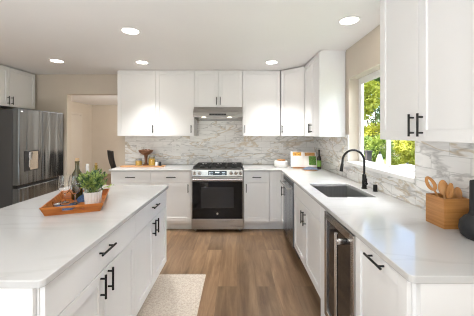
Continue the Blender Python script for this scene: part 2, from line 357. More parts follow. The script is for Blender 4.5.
# back run, left of the range
w = .605
cabinet('white drawer-over-door cabinet at the left end of the back counter', (-1.86, FB, 0), 0, .59, .61, 0, ZT, [('drawer', 0, .59, DT, ZT, (.295, .80, .14, False)), ('door', 0, .59, DB, DT, (.53, .62, hl, True))])
cabinet('white drawer-over-door cabinet directly left of the range', (-1.268, FB, 0), 0, .60, .61, 0, ZT, [('drawer', 0, .585, DT, ZT, (.30, .80, .14, False)), ('door', 0, .585, DB, DT, (.55, .635, hl, True)), ('filler', .585, .60, DB, ZT, None)])
cabinet('narrow white drawer-over-door cabinet directly right of the range', (.10, FB, 0), 0, .375, .61, 0, ZT, [('drawer', 0, .375, DT, ZT, (.19, .80, .13, False)), ('door', 0, .375, DB, DT, (.035, .64, hl, True))])
# corner cabinet (L shaped)
t = thing('corner_cabinet', 'white corner cabinet where the back run meets the sink run', 'cabinet', (.477, FB, 0))
b = NB(); box(b, 0, .82, .020, .60, .11, ZT); box(b, .198, .82, -.22, .020, .11, ZT); obj('body', b, WHITE, t)
shaker(t, 'door', 0, .172, DB, ZT, .045)
b = NB(); box(b, 0, .27, .10, .116, 0, .11); box(b, .27, .286, -.22, .116, 0, .11); obj('toe_kick', b, WHITE, t)
e = bpy.data.objects.new('door', None)
b = NB(); g = .0015
box(b, .178, .197, -.22, -.162, DB + g, ZT - g, .0012); box(b, .178, .197, -.055, 0.0, DB + g, ZT - g, .0012); box(b, .178, .197, -.162, -.055, DB + g, DB + .055, .0012); box(b, .178, .197, -.162, -.055, ZT - .06, ZT - g, .0012); box(b, .187, .197, -.165, -.05, DB + .05, ZT - .055)
bpy.data.objects.remove(e); dd = obj('door', b, WHITE, t)
b = NB(); cyl(b, (.146, -.185, .57), (.146, -.185, .70), .0058); cyl(b, (.146, -.185, .59), (.178, -.185, .59), .005); cyl(b, (.146, -.185, .68), (.178, -.185, .68), .005); obj('handle', b, BLACKM, dd, True)
# right run (faces -X): local x runs towards the camera
FX = .655; RR = R(-90)
cabinet('white two-door cabinet under the kitchen sink', (FX, 3.045, 0), RR, .965, .60, 0, ZT, [('drawer', 0, .965, DT + .03, ZT, None), ('door', 0, .4825, DB, DT + .03, (.4825 - .04, .625, hl, True)), ('door', .4825, .965, DB, DT + .03, (.4825 + .04, .625, hl, True))], open_top=True)
cabinet('narrow white filler panel between sink cabinet and beverage cooler', (FX, 2.078, 0), RR, .108, .60, 0, ZT, [('filler', 0, .108, .005, ZT, None)], toe=False, name='filler_panel', cat='panel')
cabinet('white pull-out cabinet at the near end of the sink run with a horizontal top handle', (FX, 1.468, 0), RR, .448, .60, 0, ZT, [('door', 0, .448, DB, ZT, (.235, .852, .15, False))])
b = NB(); box(b, FX + .034, XW - .004, .995, 1.0195, 0, ZT, .001); obj_ = obj('end_panel', b, WHITE); tag(obj_, 'white end panel closing the near end of the right counter', 'panel')
# upper cabinets on the back wall
UT = 2.435; UB = 1.402; FU = 4.19; UD = YB - FU - TT
cabinet('white upper cabinet furthest left on the back wall', (-1.893, FU, 0), 0, .609, UD, UB, UT, [('door', 0, .609, UB, UT, (.565, UB + .11, hl, True))], toe=False, name='upper_cabinet')
cabinet('white upper cabinet directly left of the range hood', (-1.283, FU, 0), 0, .606, UD, UB, UT, [('door', 0, .606, UB, UT, (.56, UB + .11, hl, True))], toe=False, name='upper_cabinet')
cabinet('short white two-door upper cabinet above the range hood', (-.676, FU, 0), 0, .763, UD, 1.86, UT, [('door', 0, .3815, 1.86, UT, (.3815 - .03, 1.955, hl, True)), ('door', .3815, .763, 1.86, UT, (.3815 + .03, 1.955, hl, True))], toe=False, name='upper_cabinet')
cabinet('white upper cabinet directly right of the range hood', (.088, FU, 0), 0, .598, UD, UB, UT, [('door', 0, .598, UB, UT, (.035, UB + .11, hl, True))], toe=False, name='upper_cabinet')
# diagonal corner upper
UX = .995
p0 = Vector((.692, FU)); p1 = Vector((UX, 3.905)); dv = (p1 - p0); ang = math.atan2(dv.y, dv.x); ln = dv.length
t = thing('corner_upper_cabinet', 'white upper cabinet with a diagonal door in the room corner', 'cabinet', (p0.x, p0.y, 0), ang)
def tolocal(x, y):
    v = Matrix.Rotation(-ang, 2) @ (Vector((x, y)) - p0); return (v.x, v.y)
n = Vector((-math.sin(ang), math.cos(ang))) * .020
pts = [tolocal(*(p0 + n)), tolocal(*(p1 + n)), tolocal(XW - TT - .001, 3.908), tolocal(XW - TT - .001, YB - TT - .001), tolocal(.69, YB - TT - .001)]
b = NB(); prism(b, [(x, y, UB) for x, y in pts], (0, 0, UT - UB)); obj('body', b, WHITE, t)
dr = shaker(t, 'door', .001, ln - .001, UB, UT); handle(dr, .04, UB + .11, hl, True)
cabinet('white two-door upper cabinet on the right wall beside the far end of the window', (UX, 3.90, 0), RR, .70, XW - TT - UX - .001, UB, UT, [('door', 0, .35, UB, UT, (.35 - .035, UB + .11, hl, True)), ('door', .35, .70, UB, UT, (.35 + .035, UB + .11, hl, True))], toe=False, name='upper_cabinet')
cabinet('large white two-door upper cabinet nearest the camera on the right wall', (UX, 1.845, 0), RR, .78, XW - TT - UX - .001, UB, UT, [('door', 0, .388, UB, UT, (.388 - .036, UB + .088, .125, True)), ('door', .388, .78, UB, UT, (.388 + .036, UB + .088, .125, True))], toe=False, name='upper_cabinet')
# scribe moulding between uppers and the ceiling
b = NB(); box(b, -1.885, .69, FU + .03, YB, UT, ZC); struct('trim_5', b, TRIMW)
b = NB(); box(b, UX + .03, XW, 1.075, 1.84, UT, ZC); box(b, UX + .03, XW, 3.21, 3.95, UT, ZC); struct('trim_6', b, TRIMW)
# cabinet above the refrigerator (faces +X): local x runs away from the camera
cabinet('white two-door cabinet above the refrigerator', (-3.40, 3.45, 0), R(90), 1.02, .395, 1.845, UT, [('door', 0, .51, 1.845, UT, (.51 - .035, 1.845 + .09, hl, True)), ('door', .51, 1.02, 1.845, UT, (.51 + .035, 1.845 + .09, hl, True))], toe=False, name='upper_cabinet')
# island
IX = -.715
ic1 = cabinet('white island cabinet nearest the camera with one drawer over two doors', (IX, .985, 0), R(90), .888, .60, 0, ZT, [('drawer', 0, .888, DT, ZT, (.445, .82, .15, False)), ('door', 0, .444, DB, DT, (.444 - .04, .64, hl, True)), ('door', .444, .888, DB, DT, (.444 + .04, .64, hl, True))], name='island_cabinet')
ic2 = cabinet('white island cabinet at the range end with one drawer over two doors', (IX, 1.875, 0), R(90), .815, .60, 0, ZT, [('drawer', 0, .815, DT, ZT, (.4075, .82, .15, False)), ('door', 0, .4075, DB, DT, (.4075 - .04, .64, hl, True)), ('door', .4075, .815, DB, DT, (.4075 + .04, .64, hl, True))], name='island_cabinet')
for par, L_ in ((ic1, .888), (ic2, .815)):
    b = NB(); box(b, 0, L_, .602, .622, 0, ZT, .001); obj('back_panel', b, WHITE, par)
b = NB(); box(b, -.019, -.001, .030, .622, 0, ZT, .001); obj('end_panel', b, WHITE, ic1)
# ---------------------------------------------------------------- worktops
b = NB(); slab(b, [-1.675, -.70], [.955, 2.72], lambda i, j: True, ZT, .914, [(-.70, .955, .022), (-1.675, .955, .022), (-.70, 2.72, .015), (-1.675, 2.72, .015)]); tag(obj('island_worktop', b, QUARTZ), 'white quartz worktop of the kitchen island holding the wooden tray', 'countertop')
b = NB(); slab(b, [-1.885, -.668], [3.89, YB - TT - .001], lambda i, j: True, ZT, .914); tag(obj('worktop', b, QUARTZ), 'white quartz worktop on the back wall left of the range', 'countertop')
SX0, SX1, SY0, SY1 = .76, 1.165, 2.20, 2.81
b = NB(); slab(b, [.098, .645, SX0, SX1, XW - TT - .001], [.985, SY0, SY1, 3.89, YB - TT - .001], lambda i, j: (i > 0 or j == 3) and not (i == 2 and j == 1), ZT, .914, [(.645, .985, .022), (SX0, SY0, .02), (SX1, SY0, .02), (SX0, SY1, .02), (SX1, SY1, .02)])
tag(obj('worktop', b, QUARTZ), 'long L-shaped white quartz worktop with the sink under the window', 'countertop')
# sink
t = thing('kitchen_sink', 'stainless steel undermount sink set in the right worktop', 'sink', ((SX0 + SX1) / 2, (SY0 + SY1) / 2, .66))
b = NB(); hx, hy = (SX1 - SX0) / 2 + .006, (SY1 - SY0) / 2 + .006; dz = .2235; k = .012
box(b, -hx, hx, -hy, hy, 0, .006); box(b, -hx, -hx + .004, -hy, hy, .006, dz); box(b, hx - .004, hx, -hy, hy, .006, dz); box(b, -hx + .004, hx - .004, -hy, -hy + .004, .006, dz); box(b, -hx + .004, hx - .004, hy - .004, hy, .006, dz)
obj('basin', b, SINKST, t)
b = NB(); lathe(b, [(0, .007), (.028, .007), (.03, .010), (.045, .010), (.045, .006)], (.05, .05, 0), 20); obj('drain', b, STEEL, t, True)
# faucet
t = thing('faucet', 'matte black gooseneck pull-down faucet behind the sink', 'faucet', (1.225, 2.55, .914))
b = NB(); lathe(b, [(0, 0), (.027, 0), (.027, .006), (.021, .01), (.021, .075), (.019, .08), (.019, .13), (.014, .14), (0, .14)]); obj('base', b, BLACKM, t, True)
b = NB(); pts = [(0, 0, .13), (0, 0, .26)] + [(-.105 + .105 * math.cos(a), 0, .26 + .11 * math.sin(a)) for a in [R(x) for x in range(12, 181, 12)]] + [(-.213, 0, .235)]; tube(b, pts, .0105); obj('spout', b, BLACKM, t, True)
b = NB(); cyl(b, (-.2125, 0, .24), (-.222, 0, .165), .0135, .0165); obj('spray_head', b, BLACKM, t, True)
b = NB(); cyl(b, (0, -.018, .055), (0, -.048, .055), .012); cyl(b, (0, -.042, .055), (-.005, -.06, .105), .006, .0045); obj('lever', b, BLACKM, t, True)
t = thing('air_gap', 'small matte black cap standing beside the faucet', 'faucet fitting', (1.262, 2.42, .914))
b = NB(); lathe(b, [(0, 0), (.022, 0), (.022, .004), (.018, .006), (.018, .055), (.015, .062), (0, .063)]); obj('cap', b, BLACKM, t, True)

# ---------------------------------------------------------------- range
t = thing('gas_range', 'stainless steel slide-in gas range with a black glass oven door', 'stove', (-.285, 3.86, 0))
b = NB(); hw = .378
box(b, -hw, hw, .045, .640, .03, .90, .002)
for sx in (-1, 1):
    for y in (.09, .6): cyl(b, (sx * .33, y, 0), (sx * .33, y, .035), .018)
obj('body', b, STEEL, t)
b = NB(); box(b, -hw, hw, .02, .643, .90, .922, .004); obj('cooktop', b, PLAST, t)
for gx0, gx1 in ((-.362, -.125), (-.120, .120), (.125, .362)):
    b = NB(); z0, z1 = .944, .956; y0, y1 = .07, .59
    for x in (gx0, gx1 - .012): box(b, x, x + .012, y0, y1, z0, z1, .002)
    for y in (y0, y1 - .012, (y0 + y1) / 2 - .006): box(b, gx0, gx1, y, y + .012, z0, z1, .002)
    cx = (gx0 + gx1) / 2
    for yc in ((y0 * 3 + y1) / 4, (y0 + 3 * y1) / 4):
        box(b, cx - .006, cx + .006, yc - .13, yc - .035, z0, z1, .002); box(b, cx - .006, cx + .006, yc + .035, yc + .125, z0, z1, .002)
        box(b, gx0, cx - .035, yc - .006, yc + .006, z0, z1, .002); box(b, cx + .035, gx1, yc - .006, yc + .006, z0, z1, .002)
    for x in (gx0, gx1 - .014):
        for y in (y0, y1 - .014): box(b, x, x + .014, y, y + .014, .921, z0)
    obj('grate', b, IRON, t)
for bx, by, br_ in ((-.243, .2, .045), (-.243, .46, .036), (0, .2, .04), (0, .46, .04), (.243, .2, .05), (.243, .46, .034)):
    b = NB(); lathe(b, [(0, .938), (br_ * .8, .938), (br_ * .85, .932), (br_ * .85, .928), (br_, .926), (br_, .921), (0, .921)], (bx, by, 0), 20); obj('burner', b, IRON, t, True)
# slanted control panel
b = NB(); prism(b, [(-hw, .0, .818), (-hw, .012, .912), (-hw, .06, .925), (-hw, .06, .818)], (2 * hw, 0, 0), .003); cp = obj('control_panel', b, STEEL, t)
b = NB(); prism(b, [(-.135, -.0015, .835), (-.135, .0065, .897), (-.135, .012, .897), (-.135, .006, .835)], (.27, 0, 0)); dsp = obj('display', b, BGLASS, cp)
for i in range(6):
    for j in range(2): x = -.118 + i * .018 + (.13 if i > 2 else 0); b = NB(); box(b, x, x + .009, -.0008 + j * .0026, .0006 + j * .0026, .848 + j * .024, .854 + j * .024); obj('key_mark', b, DISP, dsp)
for i in range(4): b = NB(); box(b, -.032 + i * .016, -.022 + i * .016, .0014, .003, .866, .884); obj('clock_digit', b, DISP, dsp)
for kx in (-.335, -.26, .20, .27, .338):
    b = NB(); M = Matrix.Translation((kx, .004, .866)) @ Matrix.Rotation(R(97), 4, 'X')
    lathe(b, [(0, 0), (.027, 0), (.027, .006), (.0225, .009), (.0205, .032), (.018, .036), (0, .036)], (0, 0, 0), 20, M=M); kn = obj('knob', b, HSTEEL, t, True)
    b = NB(); box(b, kx - .002, kx + .002, -.036, -.031, .868, .882); obj('pointer', b, PLAST, kn)
b = NB(); box(b, -hw, hw, .0, .044, .745, .812, .003); box(b, -hw, -hw + .012, 0, .044, .198, .745); box(b, hw - .012, hw, 0, .044, .198, .745); box(b, -hw + .012, hw - .012, .012, .044, .198, .745); dr = obj('oven_door', b, STEEL, t)
b = NB(); box(b, -hw + .012, hw - .012, -.002, .011, .200, .744, .002); gl = obj('door_glass', b, BGLASS, dr)
b = NB(); box(b, -.24, .24, -.0025, -.002, .36, .66); obj('oven_window', b, DGLASS, gl)
b = NB(); lathe(b, [(0, .0), (.014, .0), (.014, .0012), (0, .0012)], (0, -.002, .275), 20, M=Matrix.Rotation(R(90), 4, 'X')); obj('round_badge', b, OUTW, gl)
b = NB(); tube(b, [(-.355, -.045, .778), (.355, -.045, .778)], .0145, 14); [box(b, s * .335 - .012, s * .335 + .012, -.045, .002, .769, .787, .002) for s in (-1, 1)]; obj('handle', b, HSTEEL, dr, True)
b = NB(); box(b, -hw, hw, 0, .044, .045, .190, .004); obj('warming_drawer', b, STEEL, t)
# range hood
t = thing('range_hood', 'stainless steel under-cabinet range hood above the range', 'range hood', (-.2945, YB - TT - .001, 1.655))
b = NB(); hw = .3805; prism(b, [(-hw, 0, .203), (-hw, -.36, .203), (-hw, -.445, .11), (-hw, -.46, .045), (-hw, 0, .0)], (2 * hw, 0, 0), .003); obj('shell', b, STEEL, t)
b = NB(); box(b, -.13, .13, -.4625, -.455, .066, .092, .001); c = obj('control_strip', b, PLAST, t)
for x in (-.09, -.05, 0, .05, .09): b = NB(); box(b, x - .008, x + .008, -.4645, -.461, .073, .085, .001); obj('button', b, GREYM, c)
for x in (-.22, .18):
    b = NB(); M = Matrix.Translation((x, -.41, .0385)) @ Matrix.Rotation(math.atan2(-.045, .46), 4, 'X'); lathe(b, [(0, -.003), (.03, -.003), (.033, 0), (.033, .003)], (0, 0, 0), 18, M=M); obj('hood_light', b, HOODE, t, True)
b = NB(); M = Matrix.Rotation(math.atan2(-.045, .46), 4, 'X')
tb = NB(); box(tb, -.32, .32, -.33, -.04, -.003, .001, .001); [box(tb, -.31, .31, -.32 + i * .028, -.312 + i * .028, -.006, -.003) for i in range(10)]; join(b, tb, 0, M); obj('filter', b, STEEL, t)
# dishwasher
t = thing('dishwasher', 'stainless steel dishwasher between the corner and the sink cabinet', 'dishwasher', (FX, 3.68, 0), RR)
b = NB(); box(b, .004, .628, .03, .60, .11, ZT - .004); obj('body', b, GREYM, t)
b = NB(); box(b, .004, .628, -.012, .029, .12, ZT - .006, .004); d = obj('door', b, FSTEEL, t)
b = NB(); box(b, .02, .612, -.0135, -.012, .825, .868, .0005); obj('control_panel', b, PLAST, d)
b = NB(); tube(b, [(.05, -.055, .79), (.582, -.055, .79)], .012, 12); [box(b, x - .01, x + .01, -.055, -.010, .782, .798, .002) for x in (.08, .552)]; obj('handle', b, STEEL, d, True)
b = NB(); box(b, .004, .628, .06, .075, .0, .11); obj('kick_plate', b, PLAST, t)
# beverage cooler
t = thing('beverage_cooler', 'undercounter beverage cooler with a dark glass door and long steel handle', 'wine fridge', (FX, 1.967, 0), RR)
b = NB(); box(b, .003, .495, .04, .60, .012, ZT - .006); box(b, .02, .06, .08, .12, 0, .012); box(b, .44, .48, .08, .12, 0, .012); box(b, .02, .06, .5, .54, 0, .012); box(b, .44, .48, .5, .54, 0, .012); obj('body', b, PLAST, t)
b = NB(); w = .495; z0, z1 = .11, ZT - .012
box(b, .003, .045, -.008, .035, z0, z1, .003); box(b, .45, w, -.008, .035, z0, z1, .003); box(b, .045, .45, -.008, .035, z0, z0 + .05, .003); box(b, .045, .45, -.008, .035, z1 - .05, z1, .003); d = obj('door', b, HSTEEL, t)
b = NB(); box(b, .046, .449, .004, .016, z0 + .051, z1 - .051); obj('door_glass', b, DGLASS, d)
b = NB(); tube(b, [(.36, -.055, .13), (.36, -.055, .84)], .011, 12); [box(b, .36 - .014, .36 + .014, -.055, .004, z - .016, z + .016, .003) for z in (.18, .79)]; obj('handle', b, HSTEEL, d, True)
b = NB(); box(b, .003, w, .05, .07, .012, .105); [box(b, .04 + i * .045, .065 + i * .045, .047, .05, .03, .09) for i in range(10)]; obj('vent_grille', b, PLAST, t)
# refrigerator
t = thing('refrigerator', 'dark stainless french-door refrigerator with a water dispenser left of the opening', 'refrigerator', (-2.93, 3.56, 0), R(90))
FW = .92
b = NB(); box(b, .005, FW - .005, .10, .80, .03, 1.765, .004)
for x in (.06, .86):
    for y in (.15, .75): cyl(b, (x, y, 0), (x, y, .032), .02)
obj('body', b, mat('fridge_side_grey', (.085, .085, .088), .45, .3), t)
def fdoor(name, x0, x1, z0, z1):
    b = NB(); box(b, x0, x1, 0, .092, z0, z1, .012, seg=3); return obj(name, b, FSTEEL, t)
xs = .435
dl = fdoor('door', 0, xs - .002, .735, 1.785); d2 = fdoor('door', xs + .002, FW, .735, 1.785); fz = fdoor('freezer_drawer', 0, FW, .06, .700)
b = NB(); box(b, .01, FW - .01, .03, .09, .7005, .7345); obj('handle_recess', b, PLAST, t)
dx0, dx1 = .09, .36; dz0, dz1 = .915, 1.20
b = NB(); k = .014
box(b, dx0, dx0 + k, -.004, .0, dz0, dz1, .001); box(b, dx1 - k, dx1, -.004, .0, dz0, dz1, .001); box(b, dx0 + k, dx1 - k, -.004, .0, dz1 - k, dz1, .001); box(b, dx0 + k, dx1 - k, -.004, .0, dz0, dz0 + k, .001); box(b, dx0 + k, dx0 + .10, -.003, 0, dz0 + k, dz1 - k)
dsn = obj('water_dispenser', b, GREYM, dl)
b = NB(); box(b, dx0 + .10, dx1 - k, -.002, 0, dz0 + k, dz1 - k); obj('dispenser_niche', b, HSTEEL, dsn)
b = NB(); cyl(b, (dx0 + .085, -.016, dz0 + .16), (dx0 + .085, -.016, dz1 - .02), .022, .028); box(b, dx0 + .07, dx0 + .10, -.014, -.003, dz0 + .05, dz0 + .16, .003); obj('dispenser_paddle', b, HSTEEL, dsn)
b = NB(); box(b, .03, .065, -.0015, 0, 1.735, 1.752, .0005); obj('maker_badge', b, OUTW, dl)

# ---------------------------------------------------------------- ceiling lights
CZ = ZC
spots = [(-1.045, 2.60, 'round recessed ceiling light above the far half of the island, nearest on the left', True), (1.0, 2.36, 'round recessed ceiling light nearest the window', True), (-2.50, 3.68, 'round recessed ceiling light in front of the refrigerator', True),
         (-1.345, 3.75, 'round recessed ceiling light in front of the left upper cabinets', True), (.49, 3.75, 'round recessed ceiling light in front of the upper cabinet right of the hood', True),
         (-.2, 1.0, 'added unseen ceiling fill light over the aisle above the camera', False), (-2.2, 1.2, 'added unseen ceiling fill light left of the island above the camera', False)]  # these two are added out of view for extra light
first = None
for x, y, lab, vis in spots:
    if first is None:
        t = thing('recessed_light', lab, 'ceiling light', (x, y, CZ), 0, 'recessed ceiling lights'); first = t
        b = NB(); lathe(b, [(.076, 0.0), (.076, -.004), (.094, -.003), (.096, 0)], (0, 0, 0), 32); obj('trim_ring', b, TRIMW, t, True)
        b = NB(); lathe(b, [(0, -.003), (.076, -.003), (.076, 0)], (0, 0, 0), 32); obj('lens', b, LAMPE, t, True)
    else: t = dup(first, (x, y, CZ), 0, lab)
    lamp('downlight', 'SPOT', (x, y, CZ - .02), 66 if y > 3 else 24, (1, .985, .96), (0, 0, 0), spot_size=R(92), spot_blend=1.0, shadow_soft_size=.07)

# ---------------------------------------------------------------- rug
b = NB(); box(b, -.80, -.316, .9, 2.70, 0.0005, .009, .003); o = tag(obj('rug', b, RUGM), 'beige woven runner rug on the floor along the island', 'rug')
# outlets
def outlet(x, y, z, rot, lab):
    t = thing('wall_outlet', lab, 'outlet', (x, y, z), rot, 'wall outlets')
    b = NB(); box(b, -.037, .037, -.006, 0, -.06, .06, .002); obj('cover_plate', b, OUTW, t)
    for s in (-1, 1):
        b = NB(); box(b, -.016, .016, -.0075, -.006, s * .024 - .014, s * .024 + .014, .003); box(b, -.008, -.006, -.0079, -.0074, s * .024 - .005, s * .024 + .005, mi=1); box(b, .006, .008, -.0079, -.0074, s * .024 - .005, s * .024 + .005, mi=1); obj('socket', b, [OUTW, PLAST], t)
yt = YB - TT - .0002
outlet(-1.67, yt, 1.20, 0, 'white outlet on the tiled wall behind the pasta jars'); outlet(-1.07, yt, 1.20, 0, 'white outlet on the tiled wall nearest the range on its left'); outlet(.75, yt, 1.20, 0, 'white outlet on the tiled wall above the white crock')

# ---------------------------------------------------------------- back counter, left
ZK = .914
t = tag(obj('cutting_board', (lambda b: (slab(b, [-.35, .35], [-.09, .09], lambda i, j: True, 0, .016, [(-.35, -.09, .07), (-.35, .09, .07), (.35, -.09, .03), (.35, .09, .03)], .003), b)[1])(NB()), BOARDW, None, True, (-1.50, 4.22, ZK + .0005)), 'long wooden serving board on the back counter under bowl and jars', 'cutting board')
ZB_ = ZK + .017
b = NB(); lathe(b, [(0, 0), (.050, 0), (.050, .012), (.026, .03), (.021, .07), (.024, .12), (.03, .16), (.06, .178), (.098, .205), (.112, .235), (.115, .245), (.106, .245), (.09, .215), (.05, .192), (0, .186)], (0, 0, 0), 28); pb = thing('pedestal_bowl', 'dark turned wooden bowl on a tall foot between two pasta jars', 'bowl', (-1.46, 4.25, ZB_)); obj('bowl', b, DWOOD, pb, True)
for k in range(7):
    b = NB(); a = k * .9; rr = .052 if k else 0; bmesh.ops.create_icosphere(b, subdivisions=2, radius=.030)
    o = obj('walnut', b, DWOOD, None, True, (-1.46 + rr * math.cos(a), 4.25 + rr * math.sin(a), ZB_ + .228 + (.0 if k else .004))); tag(o, 'round brown nut heaped in the pedestal bowl', 'nut', 'nuts in the pedestal bowl')
def jar(x, y, r, h, fill, lab, group=None):
    t = thing('storage_jar', lab, 'jar', (x, y, ZB_))
    b = NB(); lathe(b, [(0, 0), (r, 0), (r, h * .86), (r * .86, h * .93), (r * .86, h), (r * .80, h), (r * .80, h * .93), (r * .94, h * .85), (r * .94, .005), (0, .005)], (0, 0, 0), 24); obj('glass', b, GLASS, t, True)
    b = NB(); lathe(b, [(0, .006), (r * .93, .006), (r * .93, h * fill), (0, h * fill + .003)], (0, 0, 0), 20); obj('contents', b, PASTA, t, True)
    b = NB(); lathe(b, [(0, h + .001), (r * .92, h + .001), (r * .92, h + .018), (r * .5, h + .022), (0, h + .022)], (0, 0, 0), 24); obj('lid', b, STEEL, t, True)
jar(-1.565, 4.22, .052, .095, .78, 'short glass jar of yellow pasta left of the pedestal bowl'); jar(-1.355, 4.22, .052, .14, .82, 'tall glass jar of yellow pasta right of the pedestal bowl')
def shaker_pot(x, y, m, lab):
    t = thing('spice_shaker', lab, 'shaker', (x, y, ZB_)); b = NB(); lathe(b, [(0, 0), (.021, 0), (.021, .055), (.018, .06), (0, .06)], (0, 0, 0), 18); obj('pot', b, m, t, True)
    b = NB(); lathe(b, [(0, .0605), (.019, .0605), (.019, .074), (.012, .079), (0, .08)], (0, 0, 0), 18); obj('cap', b, STEEL, t, True)
shaker_pot(-1.275, 4.20, WPORC, 'small white spice shaker right of the tall pasta jar'); shaker_pot(-1.222, 4.205, BLKCER, 'small black spice shaker at the right end of the wooden board')
# ---------------------------------------------------------------- back counter, right corner
t = thing('covered_crock', 'low round white crock with a wooden lid on the back counter right of the range', 'crock', (.70, 4.20, ZK + .0005))
b = NB(); lathe(b, [(0, 0), (.100, 0), (.112, .012), (.115, .05), (.108, .085), (.095, .098), (0, .098)], (0, 0, 0), 32); obj('crock', b, WPORC, t, True)
b = NB(); lathe(b, [(0, .099), (.062, .099), (.066, .104), (.064, .118), (0, .122)], (0, 0, 0), 28); obj('lid', b, BAMB, t, True)
# cookbook on stand
t = thing('open_cookbook', 'open cookbook with food pictures propped up in the counter corner', 'book', (1.02, 4.03, ZK + .0075), R(-6))
tl = R(-20)
def tilt(bm_src): return Matrix.Rotation(tl, 4, 'X')
b = NB(); q = NB()
for s in (-1, 1):
    pts = []
    nseg = 8
    for i in range(nseg):
        u0, u1 = i / nseg, (i + 1) / nseg
        f0 = lambda u: -.016 * math.sin(math.pi * min(1, u * 1.0)) * (1 - .3 * u)
        x0, x1 = s * (.0 + .195 * u0), s * (.195 * u1)
        q0 = [(x0, f0(u0), .012), (x1, f0(u1), .012), (x1, f0(u1), .252), (x0, f0(u0), .252)]
        prism(q, q0, (0, .010, 0))
join(b, q, 0, tilt(0)); bk = obj('pages', b, PAPER, t)
b = NB(); q = NB(); box(q, -.2, .2, .011, .015, .008, .257, .001); join(b, q, 0, tilt(0)); obj('cover', b, BLUEG, t)
def pic(x0, x1, z0, z1, m, nm):
    q = NB(); b = NB(); n_ = 6; s = 1 if x0 > 0 else -1
    for i in range(n_):
        a, c = x0 + (x1 - x0) * i / n_, x0 + (x1 - x0) * (i + 1) / n_
        ff = lambda x: -.016 * math.sin(math.pi * min(1, abs(x) / .195)) * (1 - .3 * abs(x) / .195) - .0012
        prism(q, [(a, ff(a), z0), (c, ff(c), z0), (c, ff(c), z1), (a, ff(a), z1)], (0, .0008, 0))
    join(b, q, 0, tilt(0)); obj(nm, b, m, bk)
pic(-.165, -.035, .185, .24, FOODY, 'printed_picture'); pic(.02, .17, .185, .235, FOODR, 'printed_picture'); pic(.075, .185, .04, .18, FOODG, 'printed_picture')
b = NB(); q = NB(); box(q, -.17, .17, .0155, .022, .004, .20, .002); join(b, q, 0, tilt(0)); box(b, -.17, .17, -.035, .03, -.0065, .001, .002); box(b, -.17, .17, -.038, -.030, -.0065, .011, .002)
for x in (-.1, .1): prism(b, [(x, .085, -.0065), (x, .125, -.0065), (x, .055, .15), (x, .045, .13)], (.012, 0, 0))
obj('stand', b, BAMB, t)
t = thing('oil_bottle', 'slim dark oil bottle with green label beside the cookbook', 'bottle', (1.215, 3.92, ZK + .0005))
b = NB(); lathe(b, [(0, 0), (.029, 0), (.031, .004), (.031, .16), (.026, .18), (.0125, .205), (.0115, .25), (.013, .252), (.013, .262), (0, .262)]); obj('glass_body', b, DARKG, t, True)
b = NB(); lathe(b, [(.0316, .04), (.0316, .13)]); obj('label_band', b, LABELG, t, True)
b = NB(); lathe(b, [(0, .263), (.0145, .263), (.0145, .288), (0, .29)]); obj('cap', b, PLAST, t, True)
t = thing('bread_board', 'thin round wooden board lying in front of the cookbook', 'board', (1.05, 3.83, ZK + .0005))
b = NB(); lathe(b, [(0, 0), (.105, 0), (.108, .004), (.105, .010), (0, .010)], (0, 0, 0), 32); obj('disc', b, BOARDW, t, True)
b = NB(); 
def cloth(bm, w, d, h, waves=3, nx=22, ny=14, seed=1):
    rnd = random.Random(seed); ph = [rnd.uniform(0, 6) for _ in range(4)]; t = bmesh.new(); g = [[None] * (ny + 1) for _ in range(nx + 1)]
    for i in range(nx + 1):
        for j in range(ny + 1):
            u, v = i / nx - .5, j / ny - .5
            z = h * (.5 + .28 * math.sin(u * 9 * waves / 3 + ph[0] + v * 3) + .22 * math.sin(v * 11 + ph[1] + u * 5)); edge = min(1, 6 * (0.5 - max(abs(u), abs(v))) + .15)
            g[i][j] = t.verts.new((u * w + .006 * math.sin(v * 14 + ph[2]), v * d + .006 * math.sin(u * 12 + ph[3]), max(.001, z * edge)))
    for i in range(nx):
        for j in range(ny): t.faces.new((g[i][j], g[i + 1][j], g[i + 1][j + 1], g[i][j + 1]))
    fs = t.faces[:]; r = bmesh.ops.extrude_face_region(t, geom=fs); nv = [e for e in r['geom'] if isinstance(e, bmesh.types.BMVert)]
    bmesh.ops.translate(t, vec=(0, 0, .003), verts=nv); bmesh.ops.recalc_face_normals(t, faces=t.faces[:]); join(bm, t)
cloth(b, .20, .13, .034, seed=4); o = obj('folded_napkin', b, BLUEG, None, True, (1.06, 3.83, ZK + .011)); tag(o, 'crumpled blue grey napkin on the round board by the cookbook', 'napkin')

